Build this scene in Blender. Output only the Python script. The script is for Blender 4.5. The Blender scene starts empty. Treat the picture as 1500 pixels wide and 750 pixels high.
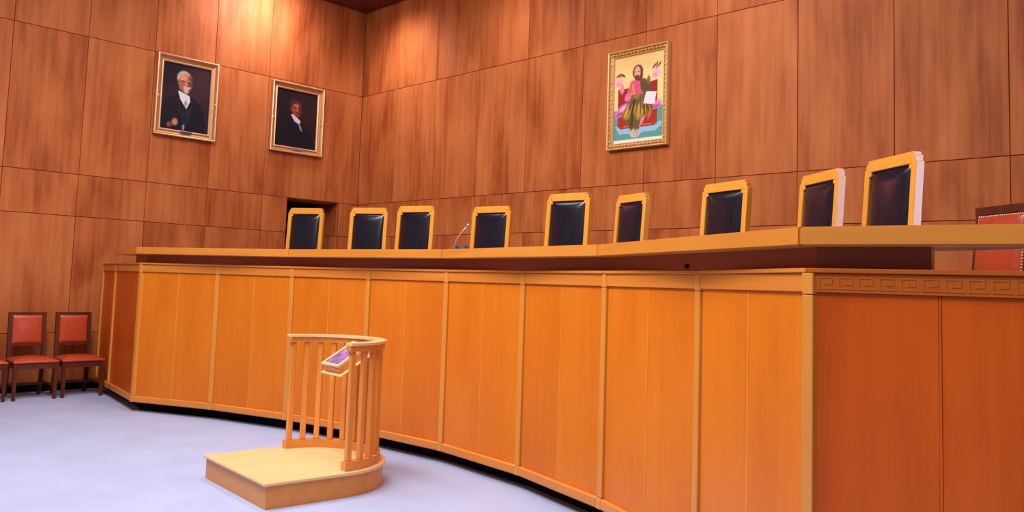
import bpy, bmesh, math, random
import numpy as np
from mathutils import Vector, Matrix

random.seed(7)
scene = bpy.context.scene
col = scene.collection

# ------------------------------------------------------------------ camera
CAM = Vector((11.035, -7.623, 1.45))
yaw, pitch, roll = math.radians(44.754), math.radians(4.548), math.radians(1.887)
fwd = Vector((-math.sin(yaw) * math.cos(pitch), math.cos(yaw) * math.cos(pitch), math.sin(pitch)))
r0 = Vector((math.cos(yaw), math.sin(yaw), 0))
u0 = r0.cross(fwd)
rgt = math.cos(roll) * r0 + math.sin(roll) * u0
up = -math.sin(roll) * r0 + math.cos(roll) * u0
cd = bpy.data.cameras.new('camera')
cam = bpy.data.objects.new('camera', cd)
col.objects.link(cam)
cam.matrix_world = Matrix(((rgt.x, up.x, -fwd.x, CAM.x), (rgt.y, up.y, -fwd.y, CAM.y),
                           (rgt.z, up.z, -fwd.z, CAM.z), (0, 0, 0, 1)))
cd.sensor_width = 36.0
cd.lens = 36.0 * 1217.73 / 1500.0
cd.shift_y = -(375 - 320.26) / 1500.0
cd.clip_end = 200
scene.camera = cam

# ------------------------------------------------------------------ light
scene.view_settings.view_transform = 'Standard'
scene.view_settings.look = 'None'
scene.view_settings.gamma = 1.0
scene.view_settings.use_curve_mapping = False
scene.view_settings.exposure = 0.0

world = bpy.data.worlds.new('world')
scene.world = world
world.use_nodes = True
bg = world.node_tree.nodes['Background']
bg.inputs[0].default_value = (1.0, 0.74, 0.60, 1)
bg.inputs[1].default_value = 0.20


def area(name, loc, target, sx, sy, power, color):
    l = bpy.data.lights.new(name, 'AREA')
    l.shape = 'RECTANGLE'
    l.size, l.size_y = sx, sy
    l.energy = power
    l.color = color
    o = bpy.data.objects.new(name, l)
    col.objects.link(o)
    o.location = loc
    d = Vector(target) - Vector(loc)
    o.rotation_euler = d.to_track_quat('-Z', 'Y').to_euler()
    return o


def spot(name, loc, target, power, color, angle, blend=0.6, size=0.08):
    l = bpy.data.lights.new(name, 'SPOT')
    l.energy = power
    l.color = color
    l.spot_size = math.radians(angle)
    l.spot_blend = blend
    l.shadow_soft_size = size
    o = bpy.data.objects.new(name, l)
    col.objects.link(o)
    o.location = loc
    d = Vector(target) - Vector(loc)
    o.rotation_euler = d.to_track_quat('-Z', 'Y').to_euler()
    return o


WARM = (1.0, 0.95, 0.93)
COOL = (0.64, 0.66, 1.0)
area('overhead_light_hall', (5.5, -6.3, 5.85), (5.5, -5.2, 0), 4.0, 2.0, 460, WARM)
area('overhead_light_hall', (9.7, -8.0, 5.85), (9.5, -6.4, 0), 3.0, 1.6, 225, WARM)  # unseen second lamp, added to brighten the right end of the bench
area('ceiling_light_bench', (5.4, -3.7, 5.85), (5.4, -3.4, 0), 6.5, 1.0, 150, WARM)
w = area('window_daylight', (14.0, -2.3, 2.7), (8.8, -2.3, 2.1), 1.3, 1.9, 9, COOL)
w.data.spread = math.radians(50)
spot('wall_downlight', (0.85, -1.85, 5.70), (0.0, -1.9, 5.2), 300, (1.0, 0.90, 0.97), 125, 1.0, 0.30)
for sx, pw in ((1.15, 230), (3.6, 95), (6.6, 80)):
    spot('wall_downlight', (sx, -1.15, 5.70), (sx, 0.0, 3.9), pw, (1.0, 0.92, 0.88), 100, 1.0, 0.30)

# ------------------------------------------------------------------ materials
MATS = {}


def nodes_of(name):
    m = bpy.data.materials.new(name)
    m.use_nodes = True
    nt = m.node_tree
    return m, nt, nt.nodes['Principled BSDF']


def wood(name, dark, mid, light, axis='Z', rough=0.38, mottle=1.0, streak=1.0, coat=0.0, vary=0.12, bump=0.03, spec=0.5):
    """veneer: broad mottling, streaks and fine pores running along one local axis, a different piece for each object"""
    m, nt, b = nodes_of(name)
    N, L = nt.nodes.new, nt.links.new
    tc = N('ShaderNodeTexCoord')
    oi = N('ShaderNodeObjectInfo')
    mul = N('ShaderNodeMath'); mul.operation = 'MULTIPLY'; mul.inputs[1].default_value = 61.0
    L(oi.outputs['Random'], mul.inputs[0])
    add = N('ShaderNodeVectorMath'); add.operation = 'ADD'
    L(tc.outputs['Object'], add.inputs[0]); L(mul.outputs[0], add.inputs[1])

    def noise(across, along, detail, rgh=0.55, dist=0.0):
        s = N('ShaderNodeVectorMath'); s.operation = 'MULTIPLY'
        v = [across] * 3
        v['XYZ'.index(axis)] = along
        s.inputs[1].default_value = v
        L(add.outputs[0], s.inputs[0])
        n = N('ShaderNodeTexNoise')
        n.inputs['Scale'].default_value = 1.0
        n.inputs['Detail'].default_value = detail
        n.inputs['Roughness'].default_value = rgh
        n.inputs['Distortion'].default_value = dist
        L(s.outputs[0], n.inputs['Vector'])
        return n.outputs[0]
    n1 = noise(2.6, 0.85, 3, 0.5, 0.4)
    n2 = noise(17, 0.9, 4, 0.55)
    n3 = noise(150, 4.0, 2, 0.6)

    def madd(a, k, c):
        x = N('ShaderNodeMath'); x.operation = 'MULTIPLY_ADD'
        L(a, x.inputs[0]); x.inputs[1].default_value = k
        if isinstance(c, float):
            x.inputs[2].default_value = c
        else:
            L(c, x.inputs[2])
        return x.outputs[0]
    t = madd(n1, 1.25 * mottle, 0.5 - 0.5 * (1.25 * mottle + 0.9 * streak + 0.25 + vary * 2))
    t = madd(n2, 0.9 * streak, t)
    t = madd(n3, 0.25, t)
    t = madd(oi.outputs['Random'], vary * 2, t)
    r = N('ShaderNodeValToRGB')
    e = r.color_ramp.elements
    e[0].position = 0.15; e[0].color = (*dark, 1)
    e[1].position = 0.85; e[1].color = (*light, 1)
    k = e.new(0.5); k.color = (*mid, 1)
    L(t, r.inputs[0])
    L(r.outputs[0], b.inputs['Base Color'])
    b.inputs['Roughness'].default_value = rough
    b.inputs['Specular IOR Level'].default_value = spec
    b.inputs['Coat Weight'].default_value = coat
    b.inputs['Coat Roughness'].default_value = 0.15
    bp = N('ShaderNodeBump'); bp.inputs['Strength'].default_value = bump; bp.inputs['Distance'].default_value = 0.002
    L(n3, bp.inputs['Height']); L(bp.outputs[0], b.inputs['Normal'])
    MATS[name] = m
    return m


def plain(name, c, rough=0.5, metal=0.0, spec=0.5, noise_amt=0.0, nscale=30.0, bump=0.0, sheen=0.0):
    m, nt, b = nodes_of(name)
    N, L = nt.nodes.new, nt.links.new
    b.inputs['Base Color'].default_value = (*c, 1)
    b.inputs['Roughness'].default_value = rough
    b.inputs['Metallic'].default_value = metal
    b.inputs['Specular IOR Level'].default_value = spec
    b.inputs['Sheen Weight'].default_value = sheen
    if noise_amt or bump:
        tc = N('ShaderNodeTexCoord')
        n = N('ShaderNodeTexNoise'); n.inputs['Scale'].default_value = nscale; n.inputs['Detail'].default_value = 4
        L(tc.outputs['Object'], n.inputs['Vector'])
        r = N('ShaderNodeValToRGB')
        r.color_ramp.elements[0].position = 0.3; r.color_ramp.elements[1].position = 0.7
        r.color_ramp.elements[0].color = (*[x * (1 - noise_amt) for x in c], 1)
        r.color_ramp.elements[1].color = (*[min(1, x * (1 + noise_amt)) for x in c], 1)
        L(n.outputs[0], r.inputs[0]); L(r.outputs[0], b.inputs['Base Color'])
        if bump:
            bp = N('ShaderNodeBump'); bp.inputs['Strength'].default_value = bump; bp.inputs['Distance'].default_value = 0.004
            L(n.outputs[0], bp.inputs['Height']); L(bp.outputs[0], b.inputs['Normal'])
    MATS[name] = m
    return m


wood('wall_wood', (0.27, 0.052, 0.012), (0.445, 0.119, 0.033), (0.55, 0.175, 0.054), 'Z', 0.52, 0.9, 0.85, 0.0, 0.06, spec=0.14)
wood('bench_wood', (0.56, 0.120, 0.006), (0.68, 0.172, 0.009), (0.76, 0.225, 0.015), 'Z', 0.36, 0.5, 0.4, 0.0, 0.04, spec=0.28)
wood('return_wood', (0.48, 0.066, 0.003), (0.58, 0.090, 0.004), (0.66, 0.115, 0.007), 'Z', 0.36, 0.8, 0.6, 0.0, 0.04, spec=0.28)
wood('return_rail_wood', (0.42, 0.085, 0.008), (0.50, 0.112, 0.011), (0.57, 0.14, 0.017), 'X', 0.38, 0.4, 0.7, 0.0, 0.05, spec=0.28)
wood('stile_wood', (0.58, 0.20, 0.026), (0.68, 0.26, 0.036), (0.75, 0.31, 0.05), 'Z', 0.35, 0.4, 0.6, 0.1, 0.06)
wood('rail_wood', (0.56, 0.165, 0.02), (0.68, 0.22, 0.03), (0.76, 0.28, 0.045), 'X', 0.35, 0.4, 0.7, 0.1, 0.06)
wood('inlay_wood', (0.70, 0.23, 0.018), (0.76, 0.27, 0.025), (0.82, 0.31, 0.035), 'Z', 0.35, 0.3, 0.4, 0.0, 0.05)
wood('table_wood', (0.54, 0.18, 0.022), (0.65, 0.235, 0.032), (0.72, 0.29, 0.05), 'X', 0.30, 0.5, 0.7, 0.2, 0.08)
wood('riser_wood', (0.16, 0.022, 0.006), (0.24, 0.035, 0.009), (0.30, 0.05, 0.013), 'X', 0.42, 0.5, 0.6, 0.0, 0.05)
wood('chair_oak', (0.70, 0.25, 0.025), (0.80, 0.33, 0.04), (0.86, 0.40, 0.065), 'Z', 0.32, 0.3, 0.5, 0.35, 0.06)
wood('stand_wood', (0.60, 0.19, 0.025), (0.74, 0.27, 0.042), (0.82, 0.35, 0.07), 'Z', 0.33, 0.4, 0.6, 0.15, 0.06)
wood('stand_base_wood', (0.56, 0.19, 0.028), (0.68, 0.26, 0.044), (0.76, 0.33, 0.07), 'X', 0.36, 0.4, 0.7, 0.0, 0.06)
wood('stand_wood_lit', (0.76, 0.47, 0.20), (0.82, 0.56, 0.28), (0.87, 0.62, 0.34), 'Y', 0.30, 0.5, 0.6, 0.2, 0.06)  # paler than the other stand wood: gloss from overhead lamps put into the colour
wood('dark_frame_wood', (0.05, 0.010, 0.005), (0.10, 0.020, 0.008), (0.15, 0.032, 0.013), 'Z', 0.45, 0.4, 0.6, 0.0, 0.05, spec=0.25)
wood('ceiling_wood', (0.08, 0.016, 0.008), (0.13, 0.026, 0.012), (0.18, 0.04, 0.018), 'X', 0.55, 0.5, 0.7, 0.0, 0.06)
plain('joint_dark', (0.10, 0.02, 0.008), 0.7)
plain('kick_black', (0.004, 0.004, 0.005), 0.8, spec=0.1)
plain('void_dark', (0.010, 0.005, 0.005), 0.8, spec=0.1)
plain('carpet', (0.365, 0.405, 0.61), 0.95, spec=0.1, noise_amt=0.06, nscale=2.2, bump=0.0, sheen=0.2)
plain('dais_carpet', (0.30, 0.29, 0.38), 0.95, spec=0.1, noise_amt=0.08, nscale=8)
plain('black_leather', (0.010, 0.008, 0.017), 0.20, spec=0.55, noise_amt=0.2, nscale=45, bump=0.10)
plain('red_leather', (0.46, 0.060, 0.020), 0.26, spec=0.5, noise_amt=0.10, nscale=40, bump=0.08)
plain('nail_brass', (0.72, 0.52, 0.40), 0.30, 0.5)
plain('nail_dark', (0.03, 0.025, 0.035), 0.3, 0.7)
plain('gilt', (0.50, 0.21, 0.055), 0.38, 0.15, noise_amt=0.15, nscale=50, bump=0.1)
plain('gilt_pale', (0.72, 0.44, 0.26), 0.32, 0.15, noise_amt=0.10, nscale=50, bump=0.1)
plain('gilt_icon', (0.40, 0.17, 0.035), 0.35, 0.2, noise_amt=0.30, nscale=45, bump=0.3)
plain('gilt_icon_edge', (0.70, 0.40, 0.14), 0.38, 0.15)
plain('plaque_metal', (0.10, 0.09, 0.13), 0.35, 0.6)
plain('plaque_silver', (0.34, 0.30, 0.42), 0.35, 0.6)
plain('mic_metal', (0.50, 0.42, 0.44), 0.25, 0.7)
plain('mic_black', (0.03, 0.025, 0.04), 0.4)
plain('mic_base', (0.11, 0.075, 0.13), 0.45)
plain('page_purple', (0.46, 0.20, 0.52), 0.25, spec=0.6, noise_amt=0.45, nscale=16)

gm, gnt, gb = nodes_of('case_glass')
gb.inputs['Base Color'].default_value = (0.9, 0.9, 0.95, 1)
gb.inputs['Roughness'].default_value = 0.03
gb.inputs['Transmission Weight'].default_value = 1.0
gb.inputs['IOR'].default_value = 1.2
MATS['case_glass'] = gm


def paint_mat(name):
    m, nt, b = nodes_of(name)
    a = nt.nodes.new('ShaderNodeVertexColor')
    a.layer_name = 'paint'
    nt.links.new(a.outputs[0], b.inputs['Base Color'])
    b.inputs['Roughness'].default_value = 0.55
    b.inputs['Specular IOR Level'].default_value = 0.2
    MATS[name] = m


paint_mat('oil_paint')

# ------------------------------------------------------------------ mesh helpers
CACHE = {}


def link(name, mesh, mat, parent=None):
    o = bpy.data.objects.new(name, mesh)
    if mat and not mesh.materials:
        mesh.materials.append(MATS[mat])
    col.objects.link(o)
    if parent:
        o.parent = parent
    return o


def bm_mesh(name, bm, smooth=False):
    bmesh.ops.recalc_face_normals(bm, faces=bm.faces)
    me = bpy.data.meshes.new(name)
    bm.to_mesh(me)
    bm.free()
    if smooth:
        for p in me.polygons:
            p.use_smooth = True
    return me


def add_box(bm, x0, x1, y0, y1, z0, z1):
    v = [bm.verts.new((x, y, z)) for x in (x0, x1) for y in (y0, y1) for z in (z0, z1)]
    for f in ((0, 1, 3, 2), (4, 6, 7, 5), (0, 4, 5, 1), (2, 3, 7, 6), (0, 2, 6, 4), (1, 5, 7, 3)):
        bm.faces.new([v[i] for i in f])


def box_mesh(sx, sy, sz, mat, bev=0.003):
    key = (round(sx, 4), round(sy, 4), round(sz, 4), mat, bev)
    if key in CACHE:
        return CACHE[key]
    bm = bmesh.new()
    add_box(bm, -sx / 2, sx / 2, -sy / 2, sy / 2, -sz / 2, sz / 2)
    if bev:
        bmesh.ops.bevel(bm, geom=bm.edges[:], offset=min(bev, sx / 3, sy / 3, sz / 3), segments=1, affect='EDGES')
    me = bm_mesh('box', bm)
    me.materials.append(MATS[mat])
    CACHE[key] = me
    return me


def box(name, size, loc, mat, parent=None, rz=0.0, bev=0.003):
    """box centred at loc, given in the parent's frame"""
    o = link(name, box_mesh(*size, mat, bev), None, parent)
    o.location = loc
    o.rotation_euler = (0, 0, rz)
    return o


def empty(name, loc, rz=0.0, label=None, cat=None, group=None):
    o = bpy.data.objects.new(name, None)
    o.empty_display_size = 0.2
    col.objects.link(o)
    o.location = loc
    o.rotation_euler = (0, 0, rz)
    if label:
        tag(o, label, cat, group)
    return o


def tag(o, label, cat, group=None):
    o['label'] = label
    o['category'] = cat
    if group:
        o['group'] = group


def structure(o):
    o['kind'] = 'structure'
    return o


def copy_tree(o, parent=None):
    c = o.copy()
    col.objects.link(c)
    if parent:
        c.parent = parent
    for ch in list(o.children):
        copy_tree(ch, c)
    return c


def prism(bm, pts, z0, z1):
    """vertical prism over a plan polygon"""
    a = [bm.verts.new((p[0], p[1], z0)) for p in pts]
    b = [bm.verts.new((p[0], p[1], z1)) for p in pts]
    n = len(pts)
    bm.faces.new(a[::-1])
    bm.faces.new(b)
    for i in range(n):
        j = (i + 1) % n
        bm.faces.new((a[i], a[j], b[j], b[i]))


def tube(bm, pts, r, seg=8):
    rings = []
    n = len(pts)
    for i, p in enumerate(pts):
        p = Vector(p)
        d = Vector(pts[min(i + 1, n - 1)]) - Vector(pts[max(i - 1, 0)])
        d.normalize()
        a = d.orthogonal().normalized()
        b = d.cross(a)
        rr = r[i] if isinstance(r, (list, tuple)) else r
        rings.append([bm.verts.new(p + rr * (math.cos(t) * a + math.sin(t) * b))
                      for t in [2 * math.pi * k / seg for k in range(seg)]])
    # align rings to avoid twists
    for i in range(1, n):
        best = min(range(seg), key=lambda s: (rings[i][s].co - rings[i - 1][0].co).length)
        rings[i] = rings[i][best:] + rings[i][:best]
        if (rings[i][1].co - rings[i - 1][1].co).length > (rings[i][-1].co - rings[i - 1][1].co).length:
            rings[i] = [rings[i][0]] + rings[i][1:][::-1]
    for i in range(n - 1):
        for k in range(seg):
            j = (k + 1) % seg
            bm.faces.new((rings[i][k], rings[i][j], rings[i + 1][j], rings[i + 1][k]))
    bm.faces.new(rings[0][::-1])
    bm.faces.new(rings[-1])


def pillow_mesh(w, h, t, puff, mat, nx=14, nz=14, edge=0.16, step=0.0):
    """upholstered pad in the XZ plane, front face towards -Y, rounded at its rim; step cuts square notches from the top corners"""
    bm = bmesh.new()
    grid = []
    for j in range(nz + 1):
        row = []
        for i in range(nx + 1):
            a, b = 0.5 - 0.5 * math.cos(math.pi * i / nx), 0.5 - 0.5 * math.cos(math.pi * j / nz)
            x, z = (a - 0.5) * w, (b - 0.5) * h
            ex = min(a, 1 - a) * w
            ez = min(b, 1 - b) * h
            e = min(ex, ez) / (edge * min(w, h))
            rim = math.sqrt(max(0, 1 - (1 - min(1, e)) ** 2))
            y = -(t * (0.35 + 0.65 * rim) + puff * math.sin(math.pi * a) ** 0.7 * math.sin(math.pi * b) ** 0.7)
            if step and j >= nz - 1 and (i <= 0 or i >= nx):
                z -= step * (1 if j == nz else 0)
            row.append(bm.verts.new((x, y, z)))
        grid.append(row)
    for j in range(nz):
        for i in range(nx):
            bm.faces.new((grid[j][i], grid[j][i + 1], grid[j + 1][i + 1], grid[j + 1][i]))
    rim = [grid[0][i] for i in range(nx + 1)] + [grid[j][nx] for j in range(1, nz + 1)] + \
          [grid[nz][i] for i in range(nx - 1, -1, -1)] + [grid[j][0] for j in range(nz - 1, 0, -1)]
    back = [bm.verts.new((v.co.x, 0, v.co.z)) for v in rim]
    n = len(rim)
    for i in range(n):
        j = (i + 1) % n
        bm.faces.new((rim[i], rim[j], back[j], back[i]))
    bm.faces.new(back)
    me = bm_mesh('pillow', bm, True)
    me.materials.append(MATS[mat])
    return me


# ------------------------------------------------------------------ setting
TIERS = [(0.09, 0.69), (0.69, 2.115), (2.115, 2.635), (2.635, 4.379), (4.379, 5.763)]
GAP = 0.006
CEIL = 5.763

floor = link('floor', None or (lambda: (lambda bm: (add_box(bm, -0.4, 15.0, -13.0, 0.4, -0.12, 0.0), bm_mesh('floor', bm))[1])(bmesh.new()))(), 'carpet')
structure(floor)

# left wall: plane x = 0, an opening beside the corner
OPEN_Y0, OPEN_Y1, OPEN_Z = -1.243, -0.335, 2.635
left_cols = [0.0, -0.823, -1.646, -2.482, -3.310, -4.141, -4.974, -5.805, -6.636, -7.467, -8.30, -9.13]


def backing(name, rects, mat):
    bm = bmesh.new()
    for r in rects:
        add_box(bm, *r)
    return structure(link(name, bm_mesh(name, bm), mat))


wl = backing('wall_left', [(-0.20, -0.022, -9.13, OPEN_Y0, 0, CEIL + 0.3), (-0.20, -0.022, OPEN_Y1, 0.0, 0, CEIL + 0.3),
                           (-0.20, -0.022, OPEN_Y0, OPEN_Y1, OPEN_Z, CEIL + 0.3)], 'joint_dark')
for i in range(len(left_cols) - 1):
    y1, y0 = left_cols[i], left_cols[i + 1]
    for (z0, z1) in TIERS:
        segs = [(y0, y1)]
        if z1 <= OPEN_Z + 1e-6:
            segs = []
            if y0 < OPEN_Y0:
                segs.append((y0, min(y1, OPEN_Y0)))
            if y1 > OPEN_Y1:
                segs.append((max(y0, OPEN_Y1), y1))
        for (a, b) in segs:
            w, h = b - a - GAP, z1 - z0 - GAP
            if w < 0.02:
                continue
            box('wall_panel', (0.022, w, h), (-0.011, (a + b) / 2, (z0 + z1) / 2), 'wall_wood', wl, bev=0.0025)

back_cols = [0.0, 0.910, 1.835, 2.750, 3.677, 4.614, 5.537, 6.453, 7.354, 8.268, 9.181, 10.10, 11.02, 11.94, 12.86, 13.78]
wb = backing('wall_back', [(-0.20, 13.78, 0.022, 0.2, 0, CEIL + 0.3)], 'joint_dark')
for i in range(len(back_cols) - 1):
    x0, x1 = back_cols[i], back_cols[i + 1]
    for (z0, z1) in TIERS:
        box('wall_panel', (x1 - x0 - GAP, 0.022, z1 - z0 - GAP), ((x0 + x1) / 2, 0.011, (z0 + z1) / 2), 'wall_wood', wb, bev=0.0025)

# passage behind the opening
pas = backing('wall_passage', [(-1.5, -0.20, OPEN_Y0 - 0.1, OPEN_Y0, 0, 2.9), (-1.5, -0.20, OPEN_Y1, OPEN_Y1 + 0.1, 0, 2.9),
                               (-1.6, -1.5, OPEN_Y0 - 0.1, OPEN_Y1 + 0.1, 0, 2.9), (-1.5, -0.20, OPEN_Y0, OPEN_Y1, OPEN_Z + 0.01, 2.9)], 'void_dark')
for (z0, z1) in TIERS[:3]:       # veneered reveal of the opening
    box('jamb_panel', (0.62, 0.02, z1 - z0 - GAP), (-0.335, OPEN_Y1 - 0.011, (z0 + z1) / 2), 'wall_wood', pas, bev=0.002)
box('jamb_panel', (0.40, OPEN_Y1 - OPEN_Y0 - 0.03, 0.018), (-0.225, (OPEN_Y0 + OPEN_Y1) / 2, OPEN_Z - 0.001), 'wall_wood', pas, bev=0.002)

sk = box('baseboard_left', (0.02, 9.12, 0.085), (0.001, -4.57, 0.0435), 'kick_black', None, bev=0.002)
structure(sk)
sk = box('baseboard_back', (13.7, 0.02, 0.085), (6.9, -0.001, 0.0435), 'kick_black', None, bev=0.002)
structure(sk)

# cornice boards with a mitre in the corner, ceiling above
W = 0.75
bm = bmesh.new(); prism(bm, [(0, 0), (W, -W), (W, -9.13), (0, -9.13)], CEIL, CEIL + 0.12)
t1 = structure(link('trim_1', bm_mesh('trim', bm), 'ceiling_wood'))
bm = bmesh.new(); prism(bm, [(0.004, 0), (13.78, 0), (13.78, -W), (W + 0.004, -W)], CEIL, CEIL + 0.12)
t2 = structure(link('trim_2', bm_mesh('trim', bm), 'ceiling_wood'))
bm = bmesh.new(); add_box(bm, -0.2, 14.5, -12.5, 0.2, CEIL + 0.30, CEIL + 0.42)
structure(link('ceiling', bm_mesh('ceiling', bm), 'ceiling_wood'))

# ------------------------------------------------------------------ judges' bench
V = [Vector(p) for p in [(2.034, -4.106), (2.947, -3.690), (3.894, -3.399), (4.876, -3.214), (5.870, -3.152),
                         (6.838, -3.257), (7.783, -3.503), (8.691, -3.879), (9.528, -4.402)]]
dl = Vector((-1.0, 0.150)).normalized()
dr = Vector((1.0, 0.150)).normalized()
LEND = V[0] + dl * 1.92
LMID = V[0] + dl * 1.22
RMID = V[8] + dr * 0.95
REND = V[8] + dr * 1.80
PATH = [LEND, LMID] + V + [RMID, REND]
ZB, ZT = 0.10, 1.556
DAIS = 0.95

bench = empty('judges_bench', (5.87, -3.3, 0), 0, 'long curved oak judges bench front of tall veneered bays', 'bench')
BO = Vector((5.87, -3.3, 0))


def seg_box(name, A, B, t0, t1, depth0, depth1, z0, z1, mat, parent, origin, bev=0.003):
    """box along plan segment A>B between distances t0, t1; depth measured behind the face (negative = proud)"""
    d = (B - A).normalized()
    n = Vector((-d.y, d.x))            # away from the hall
    c = A + d * (t0 + t1) / 2 + n * (depth0 + depth1) / 2
    return box(name, (t1 - t0, abs(depth1 - depth0), z1 - z0), Vector((c.x, c.y, (z0 + z1) / 2)) - origin, mat, parent,
               math.atan2(d.y, d.x), bev)


SW = 0.052
RAIL_H = 0.078
BOT_H = 0.066
for i in range(len(PATH) - 1):
    A, B = PATH[i], PATH[i + 1]
    L = (B - A).length
    s0 = SW / 2 + 0.001
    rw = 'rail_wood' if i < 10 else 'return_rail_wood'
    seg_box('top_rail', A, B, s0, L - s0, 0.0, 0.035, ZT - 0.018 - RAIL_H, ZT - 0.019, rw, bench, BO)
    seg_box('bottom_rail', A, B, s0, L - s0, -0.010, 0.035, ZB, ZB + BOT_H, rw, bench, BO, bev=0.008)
    seg_box('top_cap', A, B, 0.004, L - 0.004, -0.012, 0.11, ZT - 0.018, ZT, rw, bench, BO, bev=0.003)
    z0, z1 = ZB + BOT_H + 0.001, ZT - 0.019 - RAIL_H
    mid = L / 2
    if i < 2:
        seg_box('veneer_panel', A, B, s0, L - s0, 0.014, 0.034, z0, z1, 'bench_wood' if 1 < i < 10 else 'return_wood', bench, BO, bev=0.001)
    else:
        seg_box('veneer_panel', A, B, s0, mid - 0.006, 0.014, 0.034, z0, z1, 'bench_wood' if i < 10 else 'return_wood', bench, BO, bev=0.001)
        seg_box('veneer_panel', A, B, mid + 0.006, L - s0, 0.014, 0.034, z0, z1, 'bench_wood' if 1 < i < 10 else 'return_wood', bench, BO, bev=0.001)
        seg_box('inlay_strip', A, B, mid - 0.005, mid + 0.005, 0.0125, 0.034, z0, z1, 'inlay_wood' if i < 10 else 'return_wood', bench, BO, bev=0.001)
    seg_box('kick_board', A, B, -0.02, L + 0.02, 0.13, 0.15, 0.001, ZB + 0.03, 'kick_black', bench, BO, bev=0)
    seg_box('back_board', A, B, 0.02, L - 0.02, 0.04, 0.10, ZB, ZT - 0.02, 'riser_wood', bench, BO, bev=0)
for i, P in enumerate(PATH):
    a = PATH[max(i - 1, 0)]
    b = PATH[min(i + 1, len(PATH) - 1)]
    d = ((P - a).normalized() + (b - P).normalized()).normalized() if 0 < i < len(PATH) - 1 else (b - a).normalized()
    Q = P + d * 5
    A = P - d
    seg_box('stile', A, Q, 1 - SW / 2, 1 + SW / 2, -0.004, 0.038, ZB + BOT_H + 0.0, ZT - RAIL_H - 0.030, 'stile_wood', bench, BO)
    seg_box('stile_block', A, Q, 1 - SW / 2, 1 + SW / 2, -0.005, 0.038, ZT - RAIL_H - 0.027, ZT - 0.019, 'stile_wood', bench, BO)
    seg_box('stile_foot', A, Q, 1 - SW / 2, 1 + SW / 2, -0.011, 0.038, ZB, ZB + BOT_H - 0.002, 'stile_wood', bench, BO)

# meander fret carved along the top rail of the right return
bm = bmesh.new()
u = 0.009


def fret(bm, w, h, t):
    for (x0, x1, z0, z1) in ((0, w, 0, t), (0, t, t, h), (t, w * 0.8, h - t, h), (w * 0.8 - t, w * 0.8, h * 0.36, h - t),
                             (w * 0.36, w * 0.8 - t, h * 0.36, h * 0.36 + t)):
        add_box(bm, x0, x1, -0.002, 0.002, z0, z1)


fret(bm, 0.068, 0.050, 0.0065)
fm = bm_mesh('fret', bm)
fm.materials.append(MATS['return_rail_wood'])
k = 0
for (A, B) in ((V[8], RMID), (RMID, REND)):
    d = (B - A).normalized()
    n = Vector((-d.y, d.x))
    t = 0.04
    while t < (B - A).length - 0.10:
        p = A + d * t - n * 0.0004
        o = link('meander_fret', fm, None, bench)
        o.location = Vector((p.x, p.y, ZT - 0.018 - RAIL_H + 0.014)) - BO
        o.rotation_euler = (0, 0, math.atan2(d.y, d.x))
        t += 0.0755

# worktop on a recessed riser
TZ0, TZ1 = 1.643, 1.719
top = empty('bench_worktop', (5.87, -3.0, ZT), 0, 'thick oak worktop floating above the curved judges bench front', 'worktop')
TO = Vector((5.87, -3.0, ZT))


def offset_path(pts, o):
    """move an open plan path sideways (positive = behind the bench)"""
    ns = []
    for a, b in zip(pts[:-1], pts[1:]):
        d = (b - a).normalized()
        ns.append(Vector((-d.y, d.x)))
    out = []
    for i, p in enumerate(pts):
        n0 = ns[max(i - 1, 0)]
        n1 = ns[min(i, len(ns) - 1)]
        m = (n0 + n1).normalized()
        out.append(p + m * (o / m.dot(n0)))
    return out


TP = [V[0] + dl * 1.10, V[0], V[2], V[4], V[6], V[8], V[8] + dr * 0.765]
front = offset_path(TP, -0.058)
inner = offset_path(TP, 0.50)
inner[0] = front[0] + (inner[0] - TP[0]) * 0.5
inner[-1] = front[-1] + (inner[-1] - TP[-1]) * 0.42
for i in range(len(TP) - 1):
    d = (front[i + 1] - front[i]).normalized()
    ang = math.atan2(d.y, d.x)
    M = Matrix.Rotation(-ang, 2)
    e = 0.0008
    quad = [front[i] + d * e, front[i + 1] - d * e, inner[i + 1] - d * e, inner[i] + d * e]
    bm = bmesh.new()
    prism(bm, [M @ (q - front[i]) for q in quad], 0, TZ1 - TZ0)
    bmesh.ops.bevel(bm, geom=bm.edges[:], offset=0.006, segments=2, affect='EDGES')
    o = link('worktop_board', bm_mesh('board', bm), 'table_wood', top)
    o.location = Vector((front[i].x, front[i].y, TZ0)) - TO
    o.rotation_euler = (0, 0, ang)
RP = offset_path([V[0] + dl * 0.48, V[0], V[2], V[4], V[6], V[8], V[8] + dr * 0.44], 0.055)
for i in range(len(RP) - 1):
    L = (RP[i + 1] - RP[i]).length
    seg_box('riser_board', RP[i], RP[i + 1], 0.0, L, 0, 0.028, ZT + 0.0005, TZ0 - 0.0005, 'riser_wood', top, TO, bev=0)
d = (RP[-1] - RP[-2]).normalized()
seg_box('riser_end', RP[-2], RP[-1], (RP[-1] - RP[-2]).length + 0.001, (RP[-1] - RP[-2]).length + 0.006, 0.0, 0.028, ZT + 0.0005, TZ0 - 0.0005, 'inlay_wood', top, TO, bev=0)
bm = bmesh.new()
A7 = RP[4] + (RP[5] - RP[4]) * 0.475
dd = (RP[5] - RP[4]).normalized(); nn = Vector((dd.y, -dd.x))
tube(bm, [(0, 0, 0), (nn.x * 0.012, nn.y * 0.012, 0)], 0.013, 10)
o = link('dark_disc', bm_mesh('disc', bm), 'kick_black', top)  # small dark disc on the riser face
o.location = Vector((A7.x, A7.y, ZT + 0.02)) - TO

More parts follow.
